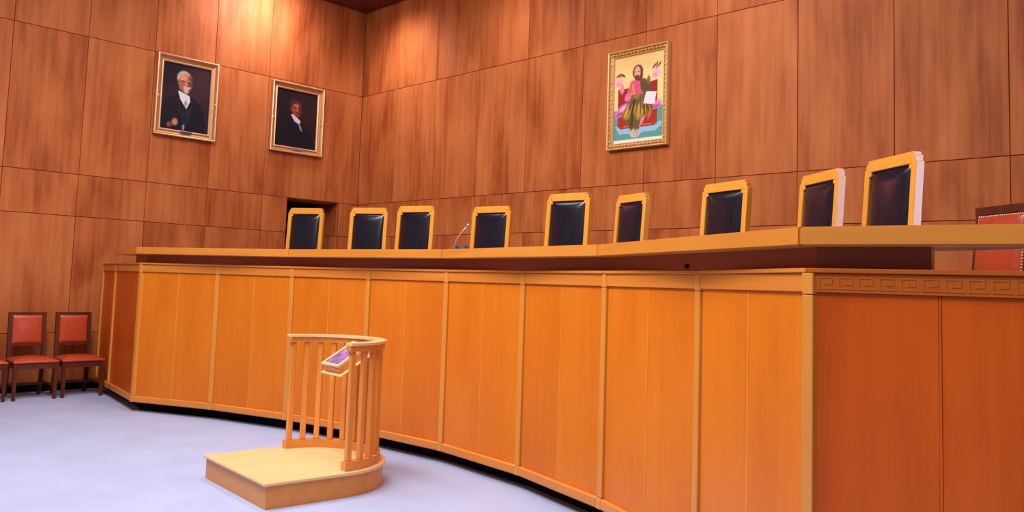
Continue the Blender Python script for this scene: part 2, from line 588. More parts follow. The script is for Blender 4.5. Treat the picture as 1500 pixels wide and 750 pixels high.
# raised floor behind the bench
dp = offset_path(V, 0.16)
bm = bmesh.new()
prism(bm, [(dp[0].x - 1.6, dp[0].y + 0.35)] + [(p.x, p.y) for p in dp] + [(dp[-1].x + 1.5, dp[-1].y + 0.4), (dp[-1].x + 1.5, -0.03), (0.03, -0.03), (0.03, dp[0].y + 0.35 + 0.2)], 0.002, DAIS)
structure(link('floor_dais', bm_mesh('dais', bm), 'dais_carpet'))


# ------------------------------------------------------------------ judges' chairs
def judge_chair():
    t = empty('judge_chair', (0, 0, 0))
    w, H = 0.50, 1.375
    rec = math.radians(4.0)
    by = 0.24                                 # back plane at seat height
    zs = 0.46

    def lean(o):
        return o
    # rear legs run up as the back stiles; back leans
    fr = bpy.data.objects.new('back_frame', None)
    col.objects.link(fr)
    bm = bmesh.new()
    z0, z1 = 0.52, H
    sw, tw, dep = 0.048, 0.075, 0.055

    def y_at(z):
        return by + (z - zs) * math.tan(rec)

    def sheared_box(bm, x0, x1, z0, z1, y0=0.0, y1=dep):
        vs = []
        for x in (x0, x1):
            for (yy) in (y0, y1):
                for z in (z0, z1):
                    vs.append(bm.verts.new((x, y_at(z) + yy, z)))
        for f in ((0, 1, 3, 2), (4, 6, 7, 5), (0, 4, 5, 1), (2, 3, 7, 6), (0, 2, 6, 4), (1, 5, 7, 3)):
            bm.faces.new([vs[i] for i in f])

    def part(name, mat, boxes, bev=0.004):
        bm = bmesh.new()
        for b in boxes:
            sheared_box(bm, *b)
        if bev:
            bmesh.ops.bevel(bm, geom=bm.edges[:], offset=bev, segments=1, affect='EDGES')
        return link(name, bm_mesh(name, bm), mat, t)
    bpy.data.objects.remove(fr)
    bm.free()
    # stepped frame: outer posts stop short of the top, the crest steps inwards twice
    def outline(name, pts, bev=0.003):
        bm = bmesh.new()
        f = [bm.verts.new((x, y_at(z), z)) for (x, z) in pts]
        g = [bm.verts.new((x, y_at(z) + dep, z)) for (x, z) in pts]
        bm.faces.new(f); bm.faces.new(g[::-1])
        for i in range(len(pts)):
            j = (i + 1) % len(pts)
            bm.faces.new((f[i], f[j], g[j], g[i]))
        bmesh.ops.recalc_face_normals(bm, faces=bm.faces)
        bmesh.ops.bevel(bm, geom=bm.edges[:], offset=bev, segments=1, affect='EDGES')
        return link(name, bm_mesh(name, bm), 'chair_oak', t)
    e = w / 2
    for s in (-1, 1):
        pts = [(e - sw, 0.40), (e, 0.40), (e, H - 0.058), (e - 0.014, H - 0.058), (e - 0.014, H - 0.022), (e - 0.030, H - 0.022),
               (e - 0.030, H), (e - sw - 0.001, H), (e - sw - 0.001, H - tw - 0.001), (e - sw - 0.020, H - tw - 0.001), (e - sw - 0.020, H - tw - 0.030), (e - sw, H - tw - 0.030)]
        outline('back_post', [(s * x, z) for x, z in pts])
    part('top_rail', 'chair_oak', [(-w / 2 + sw + 0.002, w / 2 - sw - 0.002, H - tw, H)])
    part('bottom_rail', 'chair_oak', [(-w / 2 + sw, w / 2 - sw, 0.52, 0.58)])
    # leather back pad
    pw, ph = w - 2 * sw - 0.002, H - tw - 0.58
    pm = pillow_mesh(pw, ph, 0.036, 0.028, 'black_leather', 18, 26, 0.24, 0.0)
    o = link('back_cushion', pm, None, t)
    zc = 0.58 + ph / 2
    o.location = (0, y_at(zc) + 0.038, zc)
    o.rotation_euler = (-rec, 0, 0)
    # studs round the pad
    bm = bmesh.new()

    def stud(x, z):
        m = Matrix.Translation((x, -0.026, z))
        bmesh.ops.create_icosphere(bm, subdivisions=1, radius=0.0055, matrix=m)
    n = 34
    for k in range(n):
        z = -ph / 2 + 0.012 + (ph - 0.03) * k / (n - 1)
        stud(-pw / 2 + 0.008, z); stud(pw / 2 - 0.008, z)
    n = 16
    for k in range(n):
        x = -pw / 2 + 0.02 + (pw - 0.04) * k / (n - 1)
        stud(x, ph / 2 - 0.008)
    s = link('stud_trim', bm_mesh('studs', bm, True), 'nail_dark', o)
    # seat
    bm = bmesh.new()
    add_box(bm, -w / 2 + 0.01, w / 2 - 0.01, -0.24, by, 0.36, 0.42)
    bmesh.ops.bevel(bm, geom=bm.edges[:], offset=0.005, segments=1, affect='EDGES')
    link('seat_frame', bm_mesh('seat_frame', bm), 'chair_oak', t)
    o = link('seat_cushion', pillow_mesh(w - 0.04, 0.46, 0.035, 0.02, 'black_leather', 12, 12, 0.2), None, t)
    o.location = (0, 0.0, 0.42)
    o.rotation_euler = (-math.pi / 2, 0, 0)
    for s in (-1, 1):
        box('leg', (0.05, 0.05, 0.36), (s * (w / 2 - 0.035), -0.215, 0.18), 'chair_oak', t, bev=0.004)
        box('leg', (0.046, 0.05, 0.40), (s * (w / 2 - 0.024), by + 0.022, 0.20), 'chair_oak', t, bev=0.004)
    return t


JC = judge_chair()
# left and right top corners of each back in plan, read at the height of the crest (2.32 m)
chairs = [
    ((1.405, -2.025), (1.810, -1.765), 2.32, 'black padded judge chair in front of the dark doorway beside the wall corner'),
    ((2.271, -1.667), (2.710, -1.413), 2.32, 'black padded judge chair second from the portrait wall, just past the dark doorway'),
    ((3.019, -1.501), (3.506, -1.331), 2.32, 'black padded judge chair third from the wall with the two portraits'),
    ((3.835, -1.023), (4.365, -0.920), 2.32, 'black padded judge chair between the microphone and the tallest judge chair'),
    ((5.538, -1.593), (6.042, -1.546), 2.40, 'tallest black padded judge chair in the middle of the bench'),
    ((6.054, -1.147), (6.507, -1.296), 2.32, 'black padded judge chair turned askew below the gilt framed icon'),
    ((7.225, -1.482), (7.745, -1.656), 2.32, 'black padded judge chair third from the red leather chair at the bench end'),
    ((8.130, -1.553), (8.581, -1.891), 2.32, 'black padded judge chair with pale lit side, second from the red leather chair'),
    ((8.811, -2.018), (9.248, -2.332), 2.32, 'black padded judge chair with pale lit side, next to the red leather chair'),
]
for i, (a, b, zc, lab) in enumerate(chairs):
    k = (zc - CAM.z) / 0.90
    A = Vector((CAM.x + (a[0] - CAM.x) * k, CAM.y + (a[1] - CAM.y) * k))
    B = Vector((CAM.x + (b[0] - CAM.x) * k, CAM.y + (b[1] - CAM.y) * k))
    th = math.atan2(B.y - A.y, B.x - A.x)
    c = (A + B) / 2
    s = (zc - DAIS) / 1.375
    wsc = (B - A).length / 0.50
    wsc = max(0.94, min(1.08, wsc))
    yb = 0.24 + (1.375 - 0.46) * math.tan(math.radians(4.0))
    n = Vector((math.sin(th), -math.cos(th)))        # towards the front of the chair
    p = c + n * (yb * s)
    o = JC if i == 0 else copy_tree(JC)
    o.location = (p.x, p.y, DAIS)
    o.rotation_euler = (0, 0, th)
    o.scale = (wsc, s, s)
    tag(o, lab, 'chair', 'judges chairs behind the bench')

# ------------------------------------------------------------------ red armchair at the end of the bench
def red_big_chair():
    t = empty('leather_chair', (0, 0, 0))
    w, H = 0.50, 1.15
    by = 0.22
    rec = math.radians(6)
    for s in (-1, 1):
        bm = bmesh.new()
        tube(bm, [(s * (w / 2 - 0.022), by + 0.02, 0.0), (s * (w / 2 - 0.022), by + 0.02, 0.44),
                  (s * (w / 2 - 0.022), by + 0.02 + (H - 0.44) * math.tan(rec), H - 0.01)], 0.028, 4)
        link('back_post', bm_mesh('post', bm), 'dark_frame_wood', t)
        box('leg', (0.045, 0.045, 0.36), (s * (w / 2 - 0.03), -0.21, 0.18), 'dark_frame_wood', t)
    ph = 0.60
    zc = H - 0.062 - ph / 2
    o = box('top_rail', (w + 0.012, 0.05, 0.062), (0, by + 0.02 + (H - 0.03 - 0.44) * math.tan(rec), H - 0.03), 'dark_frame_wood', t, bev=0.006)
    o = link('back_pad', pillow_mesh(w - 0.075, ph, 0.030, 0.02, 'red_leather', 14, 14, 0.14), None, t)
    o.location = (0, by + 0.01 + (zc - 0.44) * math.tan(rec), zc)
    o.rotation_euler = (-rec, 0, 0)
    bm = bmesh.new()
    pw = w - 0.075
    for k in range(30):
        z = -ph / 2 + ph * (k + 0.5) / 30
        for s in (-1, 1):
            bmesh.ops.create_icosphere(bm, subdivisions=1, radius=0.0085, matrix=Matrix.Translation((s * (pw / 2 - 0.008), -0.016, z)))
    for k in range(22):
        x = -pw / 2 + pw * (k + 0.5) / 22
        for s in (-1, 1):
            bmesh.ops.create_icosphere(bm, subdivisions=1, radius=0.0085, matrix=Matrix.Translation((x, -0.016, s * (ph / 2 - 0.008))))
    link('nail_trim', bm_mesh('nails', bm, True), 'nail_brass', o)
    box('bottom_rail', (w - 0.05, 0.04, 0.06), (0, by + 0.02, 0.46), 'dark_frame_wood', t)
    box('seat_frame', (w, 0.48, 0.06), (0, 0.0, 0.385), 'dark_frame_wood', t)
    o = link('seat_cushion', pillow_mesh(w - 0.02, 0.46, 0.03, 0.025, 'red_leather', 12, 12, 0.2), None, t)
    o.location = (0, -0.01, 0.415)
    o.rotation_euler = (-math.pi / 2, 0, 0)
    return t


rc = red_big_chair()
A = Vector((9.240, -1.136)); B = Vector((9.593, -1.379))
dd = (B - A).normalized(); th = math.atan2(dd.y, dd.x)
n = Vector((math.sin(th), -math.cos(th)))
p = A + dd * 0.25 + n * (0.22 + 0.7 * math.tan(math.radians(6)))
rc.location = (p.x, p.y, DAIS)
rc.rotation_euler = (0, 0, th)
tag(rc, 'red leather chair with nail trim behind the open end of the bench worktop', 'chair')


# ------------------------------------------------------------------ red side chairs by the portrait wall
def side_chair():
    t = empty('side_chair', (0, 0, 0))
    w = 0.455
    wb_ = 0.392
    for s in (-1, 1):
        bm = bmesh.new()
        x = s * (wb_ / 2 - 0.019)
        pts = [(x, 0.245, 0.0), (x, 0.205, 0.20), (x, 0.195, 0.44), (x, 0.235, 0.95)]
        prof = []
        for (px, py, pz) in pts:
            prof.append([bm.verts.new((px + a * 0.019, py + b * 0.019, pz)) for a, b in ((-1, -1), (1, -1), (1, 1), (-1, 1))])
        for a, b in zip(prof[:-1], prof[1:]):
            for k in range(4):
                bm.faces.new((a[k], a[(k + 1) % 4], b[(k + 1) % 4], b[k]))
        bm.faces.new(prof[0][::-1]); bm.faces.new(prof[-1])
        link('back_post', bm_mesh('post', bm), 'dark_frame_wood', t)
        # tapered front leg
        bm = bmesh.new()
        lo = [bm.verts.new((s * (w / 2 - 0.022) + a * 0.015, -0.215 + b * 0.015, 0)) for a, b in ((-1, -1), (1, -1), (1, 1), (-1, 1))]
        hi = [bm.verts.new((s * (w / 2 - 0.022) + a * 0.021, -0.215 + b * 0.021, 0.40)) for a, b in ((-1, -1), (1, -1), (1, 1), (-1, 1))]
        for k in range(4):
            bm.faces.new((lo[k], lo[(k + 1) % 4], hi[(k + 1) % 4], hi[k]))
        bm.faces.new(lo[::-1]); bm.faces.new(hi)
        link('leg', bm_mesh('leg', bm), 'dark_frame_wood', t)
        xa, xb = s * (w / 2 - 0.022), s * (wb_ / 2 - 0.019)
        ra = math.atan2(-(xb - xa), 0.41)
        box('side_stretcher', (0.020, 0.40, 0.028), ((xa + xb) / 2, 0.0, 0.15), 'dark_frame_wood', t, rz=ra)
        box('apron', (0.022, 0.39, 0.065), ((xa + xb) / 2, -0.01, 0.375), 'dark_frame_wood', t, rz=ra)
    box('apron', (w - 0.08, 0.022, 0.065), (0, -0.215, 0.375), 'dark_frame_wood', t)
    box('apron', (wb_ - 0.08, 0.022, 0.065), (0, 0.19, 0.375), 'dark_frame_wood', t)
    box('cross_stretcher', (w - 0.06, 0.020, 0.028), (0, 0.06, 0.15), 'dark_frame_wood', t)
    box('top_rail', (wb_ + 0.006, 0.032, 0.034), (0, 0.233, 0.936), 'dark_frame_wood', t, bev=0.005)
    box('lower_rail', (wb_ - 0.074, 0.026, 0.035), (0, 0.207, 0.578), 'dark_frame_wood', t)
    o = link('back_pad', pillow_mesh(wb_ - 0.080, 0.325, 0.022, 0.014, 'red_leather', 12, 12, 0.14), None, t)
    o.location = (0, 0.218, 0.757)
    o.rotation_euler = (-math.radians(4.5), 0, 0)
    sm = pillow_mesh(w + 0.006, 0.45, 0.040, 0.028, 'red_leather', 14, 14, 0.26)
    for v in sm.vertices:                      # seat narrows towards the back
        v.co.x *= 1 - (0.5 + v.co.z / 0.45) * (1 - (wb_ + 0.012) / (w + 0.006))
    o = link('seat_pad', sm, None, t)
    o.location = (0, -0.012, 0.407)
    o.rotation_euler = (-math.pi / 2, 0, 0)
    return t


SC = side_chair()
side = [(-4.655, 'red leather side chair with dark frame, middle of three along the portrait wall'),
        (-4.160, 'red leather side chair with dark frame tucked against the bench end'),
        (-5.165, 'red leather side chair with dark frame farthest from the bench end')]
for i, (y, lab) in enumerate(side):
    o = SC if i == 0 else copy_tree(SC)
    o.location = (0.490, y, 0.0)
    o.rotation_euler = (0, 0, math.pi / 2)
    tag(o, lab, 'chair', 'red side chairs along the wall')

# ------------------------------------------------------------------ witness stand
P0 = Vector((5.240, -4.805)); P1 = Vector((6.245, -4.893))
ux = (P1 - P0).normalized()
WS = (P1 - P0).length
SL = 0.565
RAD = WS / 2
stand = empty('witness_stand', ((P0.x + P1.x) / 2, (P0.y + P1.y) / 2, 0), math.atan2(ux.y, ux.x),
              'oak witness stand with low platform and curved baluster rail facing the bench', 'witness stand')


def dshape(off, n=28):
    """plan outline of the platform: rectangle with a half-round front, grown by off (local x across, y towards the bench)"""
    r = RAD + off
    pts = [(-r, -off), (r, -off)]
    for k in range(n + 1):
        t = math.pi * k / n
        pts.append((r * math.cos(t), SL + r * math.sin(t)))
    return pts


bm = bmesh.new(); prism(bm, dshape(0.0), 0.001, 0.145)
link('platform_base', bm_mesh('base', bm), 'stand_base_wood', stand)
bm = bmesh.new(); prism(bm, dshape(0.018), 0.145, 0.163)
bmesh.ops.bevel(bm, geom=bm.edges[:], offset=0.004, segments=2, affect='EDGES')
link('platform_top', bm_mesh('ptop', bm), 'stand_wood_lit', stand)


def ring(bm, ra, rb, z0, z1, n=32, ext=0.0, ta=0.0, tb=math.pi):
    sec = []
    ts = [ta + (tb - ta) * k / n for k in range(n + 1)]
    pts = [(math.cos(t), math.sin(t), 0.0) for t in ts]
    rows = []
    for (c, s, e) in pts:
        rows.append([bm.verts.new((r * c, SL + r * s, z)) for (r, z) in ((ra, z0), (rb, z0), (rb, z1), (ra, z1))])
    for a, b in zip(rows[:-1], rows[1:]):
        for k in range(4):
            bm.faces.new((a[k], a[(k + 1) % 4], b[(k + 1) % 4], b[k]))
    bm.faces.new(rows[0][::-1]); bm.faces.new(rows[-1])


bm = bmesh.new(); ring(bm, RAD - 0.085, RAD - 0.022, 0.1635, 0.223)
bmesh.ops.bevel(bm, geom=[e for e in bm.edges if e.calc_face_angle(0) > 0.8], offset=0.003, segments=1, affect='EDGES')
link('curb_rail', bm_mesh('curb', bm), 'stand_base_wood', stand)
HT = 1.018
bm = bmesh.new(); ring(bm, RAD - 0.094, RAD - 0.010, HT - 0.018, HT)
bmesh.ops.bevel(bm, geom=[e for e in bm.edges if e.calc_face_angle(0) > 0.8], offset=0.006, segments=2, affect='EDGES')
link('handrail', bm_mesh('handrail', bm), 'stand_wood_lit', stand)
bm = bmesh.new(); ring(bm, RAD - 0.082, RAD - 0.022, HT - 0.058, HT - 0.0185)
link('handrail_apron', bm_mesh('hapron', bm), 'stand_base_wood', stand)
NB = 14
for k in range(NB):
    t = 0.075 + (math.pi - 0.15) * k / (NB - 1)
    r = RAD - 0.053
    o = box('baluster', (0.040, 0.036, HT - 0.058 - 0.223), (r * math.cos(t), SL + r * math.sin(t), 0.223 + (HT - 0.058 - 0.223) / 2),
            'stand_wood', stand, bev=0.004)
    o.rotation_euler = (0, 0, t - math.pi / 2)

# glazed reading case inside the rail, sloping down towards the witness
cw, cl, ch = 0.25, 0.30, 0.045
slope = math.radians(31)
ce = empty('tmp', (0, 0, 0))
case = box('reading_case', (cw, cl, ch), (0.0, SL + 0.250, 0.868), 'stand_wood', stand, bev=0.004)
case.rotation_euler = (slope, 0, 0)
bpy.data.objects.remove(ce)
for s in (-1, 1):
    box('case_rim', (0.020, cl, 0.022), (s * (cw / 2 - 0.010), 0, ch / 2 + 0.0115), 'stand_wood_lit', case, bev=0.003)
    box('case_rim', (cw - 0.042, 0.020, 0.022), (0, s * (cl / 2 - 0.010), ch / 2 + 0.0115), 'stand_wood_lit', case, bev=0.003)
box('case_lip', (cw + 0.05, cl + 0.05, 0.014), (0, 0, -ch / 2 - 0.0075), 'stand_wood_lit', case, bev=0.003)
box('open_page', (cw - 0.05, cl - 0.05, 0.010), (0, 0, ch / 2 + 0.0055), 'page_purple', case, bev=0.002)
box('glass_pane', (cw - 0.043, cl - 0.043, 0.003), (0, 0, ch / 2 + 0.017), 'case_glass', case, bev=0)
bx = box('case_bracket', (0.10, 0.045, 0.10), (0, SL + RAD - 0.1055, 0.90), 'stand_wood', stand, bev=0.003)

# ------------------------------------------------------------------ microphone
mx, my = 5.60, -2.86
mic = empty('gooseneck_microphone', (mx, my, TZ1), 0, 'small gooseneck microphone on a dark base on the bench worktop', 'microphone')
rz = math.atan2(rgt.y, rgt.x)
mic.rotation_euler = (0, 0, rz)
bm = bmesh.new()
add_box(bm, 0.015, 0.145, -0.05, 0.05, 0.0005, 0.058)
bmesh.ops.bevel(bm, geom=bm.edges[:], offset=0.010, segments=2, affect='EDGES')
link('base', bm_mesh('mic_base', bm), 'mic_base', mic)
for x in (0.042, 0.118):
    bm = bmesh.new()
    tube(bm, [(x, -0.049, 0.040), (x, -0.056, 0.040)], 0.012, 10)
    link('button', bm_mesh('button', bm), 'mic_black', mic)
bm = bmesh.new()
pts = []
for k in range(13):
    t = k / 12
    pts.append((0.012 + 0.10 * t ** 1.7, 0, 0.03 + 0.185 * t))
tube(bm, [(0.0, 0, 0.0005), (0.004, 0, 0.03)] + pts[1:], 0.0065, 8)
link('gooseneck', bm_mesh('neck', bm, True), 'mic_metal', mic)
bm = bmesh.new()
tube(bm, [pts[-1], (pts[-1][0] + 0.006, 0, pts[-1][2] + 0.008), (pts[-1][0] + 0.020, 0, pts[-1][2] + 0.026), (pts[-1][0] + 0.024, 0, pts[-1][2] + 0.031)],
     [0.006, 0.011, 0.011, 0.006], 10)
link('capsule', bm_mesh('capsule', bm, True), 'mic_metal', mic)
bm = bmesh.new()
tube(bm, [(0.0, 0, 0.0005), (0.0, 0, 0.022)], 0.016, 10)
link('collar', bm_mesh('collar', bm), 'mic_metal', mic)


# ------------------------------------------------------------------ pictures
def srgb(c):
    return np.array([((x / 255) / 12.92 if x / 255 <= 0.04045 else ((x / 255 + 0.055) / 1.055) ** 2.4) for x in c])


class Canvas:
    """flat paint on a grid of the picture plane: u to the right, v downwards, both 0..1"""

    def __init__(self, nx, ny, bgc):
        self.nx, self.ny = nx, ny
        self.u, self.v = np.meshgrid(np.linspace(0, 1, nx + 1), np.linspace(0, 1, ny + 1))
        self.c = np.zeros((ny + 1, nx + 1, 3)) + srgb(bgc)

    def blend(self, m, colr):
        m = np.clip(m, 0, 1)[..., None]
        self.c = self.c * (1 - m) + srgb(colr) * m

    def ell(self, cx, cy, rx, ry, colr, soft=0.15, rot=0.0):
        x, y = self.u - cx, (self.v - cy) * self.ny / self.nx
        ry = ry * self.ny / self.nx
        c, s = math.cos(rot), math.sin(rot)
        x, y = c * x + s * y, -s * x + c * y
        d = np.sqrt((x / rx) ** 2 + (y / ry) ** 2)
        self.blend((1 - d) / soft + 0.5, colr)

    def poly(self, pts, colr):
        ins = np.zeros(self.u.shape, bool)
        n = len(pts)
        for i in range(n):
            x0, y0 = pts[i]; x1, y1 = pts[(i + 1) % n]
            if y0 == y1:
                continue
            cr = ((y0 > self.v) != (y1 > self.v)) & (self.u < (x1 - x0) * (self.v - y0) / (y1 - y0) + x0)
            ins ^= cr
        self.blend(ins.astype(float), colr)

    def grain(self, amt, seed):
        rg = np.random.default_rng(seed)
        self.c *= 1 + amt * (rg.random(self.u.shape)[..., None] - 0.5)

    def mesh(self, w, h):
        nx, ny = self.nx, self.ny
        co = np.stack([(self.u - 0.5) * w, 0 * self.u, (0.5 - self.v) * h], -1).reshape(-1, 3)
        idx = np.arange((nx + 1) * (ny + 1)).reshape(ny + 1, nx + 1)
        f = np.stack([idx[1:, :-1], idx[1:, 1:], idx[:-1, 1:], idx[:-1, :-1]], -1).reshape(-1, 4)
        nv = len(co)
        rim = np.concatenate([idx[0, :], idx[1:, -1], idx[-1, -2::-1], idx[-2:0:-1, 0]])
        bk = co[rim].copy(); bk[:, 1] = 0.012
        co = np.concatenate([co, bk])
        faces = [tuple(x) for x in f.tolist()]
        m = len(rim)
        for i in range(m):
            j = (i + 1) % m
            faces.append((int(rim[i]), int(rim[j]), nv + j, nv + i))
        faces.append(tuple(nv + i for i in range(m)))
        me = bpy.data.meshes.new('canvas')
        me.from_pydata(co.tolist(), [], faces)
        a = me.color_attributes.new('paint', 'FLOAT_COLOR', 'POINT')
        cc = np.concatenate([self.c.reshape(-1, 3), self.c.reshape(-1, 3)[rim]])
        a.data.foreach_set('color', np.concatenate([cc, np.ones((len(cc), 1))], 1).astype(np.float32).ravel())
        me.materials.append(MATS['oil_paint'])
        return me


def frame_rails(t, w, h, profile, mat, name='frame_rail'):
    """four mitred rails; profile = closed list of (inset from the outer edge, depth towards the room) in the picture's local frame (front = -Y)"""
    cor = [(-w / 2, -h / 2), (w / 2, -h / 2), (w / 2, h / 2), (-w / 2, h / 2)]
    out = []
    for k in range(4):
        a, b = cor[k], cor[(k + 1) % 4]
        bm = bmesh.new()
        rows = []
        for (px, pz) in (a, b):
            sx, sz = (1 if px < 0 else -1), (1 if pz < 0 else -1)
            rows.append([bm.verts.new((px + sx * i, -dpt, pz + sz * i)) for (i, dpt) in profile])
        n = len(profile)
        for i in range(n):
            j = (i + 1) % n
            bm.faces.new((rows[0][i], rows[0][j], rows[1][j], rows[1][i]))
        bm.faces.new(rows[0][::-1]); bm.faces.new(rows[1])
        out.append(link(name, bm_mesh('rail', bm), mat, t))
    return out


def portrait(name, y0, y1, z0, z1, canvas, label, plaque, tilt):
    w, h = y1 - y0, z1 - z0
    t = empty(name, (0.008, (y0 + y1) / 2, z0), math.pi / 2, label, 'painting', 'portraits on the side wall')
    t.rotation_euler = (tilt, 0, math.pi / 2)
    sub = []
    prof = [(0.0, 0.0), (0.0, 0.062), (0.016, 0.070), (0.030, 0.056), (0.034, 0.038), (0.066, 0.022), (0.066, 0.0)]
    for o in frame_rails(t, w, h, prof, 'gilt'):
        o.location = (0, 0, h / 2)
    prof2 = [(0.0665, 0.0), (0.0665, 0.036), (0.076, 0.042), (0.088, 0.030), (0.088, 0.0)]
    for o in frame_rails(t, w, h, prof2, 'gilt_pale', 'inner_slip'):
        o.location = (0, 0, h / 2)
    prof3 = [(-0.004, 0.055), (-0.004, 0.072), (0.006, 0.078), (0.014, 0.0725), (0.001, 0.0635)]
    for o in frame_rails(t, w, h, prof3, 'gilt_pale', 'outer_bead'):
        o.location = (0, 0, h / 2)
    cm = canvas.mesh(w - 0.17, h - 0.17)
    o = link('canvas', cm, None, t)
    o.location = (0, -0.016, h / 2)
    bm = bmesh.new()
    add_box(bm, -0.075, 0.075, -0.006, 0.006, -0.017, 0.017)
    bmesh.ops.bevel(bm, geom=bm.edges[:], offset=0.003, segments=1, affect='EDGES')
    o = link('name_plate', bm_mesh('plate', bm), plaque, t)
    o.location = (0.02, -0.050, 0.062)
    for s in (-1, 1):
        bm = bmesh.new()
        bmesh.ops.create_icosphere(bm, subdivisions=2, radius=0.016)
        o = link('gilt_boss', bm_mesh('boss', bm, True), 'gilt_pale', t)
        o.location = (s * (w / 2 - 0.022), -0.070, h * 0.47)
    return t


# portrait of an old man with a white beard
c = Canvas(90, 120, (44, 24, 32))
c.ell(0.75, 0.30, 0.35, 0.35, (58, 32, 38), 0.9)
c.ell(0.2, 0.10, 0.40, 0.20, (24, 18, 28), 0.9)
c.poly([(0.0, 1.0), (0.0, 0.80), (0.06, 0.60), (0.16, 0.52), (0.34, 0.45), (0.40, 0.40), (0.56, 0.44), (0.74, 0.52), (0.86, 0.62), (0.92, 0.82), (0.94, 1.0)], (22, 20, 34))
c.poly([(0.30, 0.50), (0.40, 0.62), (0.42, 0.80), (0.36, 0.70)], (40, 24, 32))
c.poly([(0.66, 0.56), (0.60, 0.72), (0.54, 0.92), (0.50, 0.90), (0.54, 0.70)], (52, 30, 36))
c.poly([(0.33, 0.40), (0.57, 0.46), (0.59, 0.54), (0.52, 0.66), (0.46, 0.60), (0.38, 0.52)], (214, 204, 210))
c.poly([(0.42, 0.64), (0.54, 0.66), (0.56, 0.90), (0.44, 0.88)], (24, 28, 58))
c.ell(0.50, 0.58, 0.03, 0.05, (150, 140, 150), 0.5)
c.ell(0.44, 0.205, 0.140, 0.105, (188, 170, 160), 0.3)
c.ell(0.46, 0.265, 0.130, 0.135, (172, 98, 74), 0.25)
c.ell(0.42, 0.19, 0.085, 0.05, (206, 140, 112), 0.9)
c.ell(0.57, 0.26, 0.045, 0.12, (112, 54, 46), 0.9)
c.ell(0.34, 0.27, 0.022, 0.04, (150, 82, 66), 0.6)
c.ell(0.42, 0.250, 0.040, 0.014, (92, 48, 42), 0.9)
c.ell(0.535, 0.256, 0.034, 0.014, (84, 42, 38), 0.9)
c.ell(0.42, 0.232, 0.040, 0.006, (190, 170, 160), 0.9)
c.ell(0.535, 0.240, 0.034, 0.006, (176, 156, 148), 0.9)
c.ell(0.485, 0.290, 0.020, 0.040, (204, 124, 96), 0.9)
c.ell(0.455, 0.340, 0.055, 0.016, (206, 188, 174), 0.8, 0.25)
c.ell(0.535, 0.345, 0.050, 0.015, (196, 178, 166), 0.8, -0.3)
c.ell(0.495, 0.385, 0.050, 0.045, (190, 168, 154), 0.9)
c.ell(0.40, 0.335, 0.045, 0.05, (166, 92, 70), 0.9)
c.ell(0.30, 0.875, 0.055, 0.048, (186, 128, 98), 0.7)
c.ell(0.19, 0.925, 0.05, 0.035, (132, 70, 60), 0.7)
c.ell(0.48, 0.94, 0.022, 0.04, (150, 140, 140), 0.3)
c.grain(0.12, 1)
portrait('portrait_painting', -3.290, -2.455, 3.285, 4.365, c, 'gilt framed portrait of a white bearded man in dark coat', 'plaque_metal', 0.0)

# portrait of a dark haired man
c = Canvas(90, 120, (30, 20, 26))
c.ell(0.75, 0.35, 0.35, 0.40, (46, 27, 30), 0.9)
c.poly([(0.0, 1.0), (0.02, 0.78), (0.14, 0.60), (0.34, 0.50), (0.42, 0.46), (0.60, 0.52), (0.74, 0.60), (0.86, 0.76), (0.90, 1.0)], (24, 21, 31))
c.poly([(0.36, 0.43), (0.42, 0.42), (0.60, 0.52), (0.58, 0.58), (0.46, 0.54)], (206, 192, 198))
c.poly([(0.55, 0.58), (0.61, 0.60), (0.66, 0.70), (0.60, 0.68)], (128, 118, 132))
c.ell(0.46, 0.245, 0.140, 0.095, (64, 38, 31), 0.3)
c.ell(0.375, 0.29, 0.050, 0.080, (62, 36, 30), 0.5)
c.ell(0.49, 0.335, 0.108, 0.112, (142, 68, 52), 0.3)
c.ell(0.48, 0.270, 0.070, 0.030, (178, 100, 80), 0.9)
c.ell(0.575, 0.33, 0.035, 0.10, (96, 42, 34), 0.9)
c.ell(0.385, 0.335, 0.020, 0.036, (132, 66, 52), 0.6)
c.ell(0.45, 0.300, 0.034, 0.010, (58, 28, 25), 0.9)
c.ell(0.55, 0.308, 0.028, 0.010, (54, 26, 24), 0.9)
c.ell(0.45, 0.282, 0.038, 0.006, (50, 26, 23), 0.9)
c.ell(0.55, 0.290, 0.032, 0.006, (48, 25, 23), 0.9)
c.ell(0.515, 0.340, 0.018, 0.036, (170, 92, 72), 0.9)
c.ell(0.52, 0.388, 0.060, 0.014, (64, 30, 27), 0.7)
c.ell(0.52, 0.428, 0.045, 0.020, (120, 54, 44), 0.9)
c.grain(0.12, 2)
portrait('portrait_painting', -1.610, -0.748, 3.300, 4.333, c, 'gilt framed portrait of a dark haired man nearer the wall corner', 'plaque_silver', 0.0)

# icon with an enthroned robed figure
ix0, ix1, iz0, iz1 = 5.045, 5.879, 3.040, 4.196
w, h = ix1 - ix0, iz1 - iz0
icon = empty('icon_painting', ((ix0 + ix1) / 2, -0.008, iz0), 0, 'ornate gold framed icon of an enthroned robed figure', 'painting')
c = Canvas(110, 150, (236, 208, 138))
c.ell(0.5, 0.05, 0.6, 0.12, (228, 190, 120), 0.9)
c.poly([(0, 0.62), (1, 0.62), (1, 0.965), (0, 0.965)], (92, 152, 142))
c.poly([(0, 0.965), (1, 0.965), (1, 1), (0, 1)], (222, 220, 214))
c.poly([(0.03, 0.80), (0.14, 0.80), (0.24, 0.84), (0.86, 0.84), (0.90, 0.80), (0.97, 0.80), (0.97, 0.84), (0.84, 0.90), (0.58, 0.90), (0.50, 0.95), (0.38, 0.95), (0.32, 0.90), (0.12, 0.90)], (146, 186, 214))
c.poly([(0.08, 0.37), (0.36, 0.37), (0.36, 0.80), (0.08, 0.80)], (150, 38, 34))
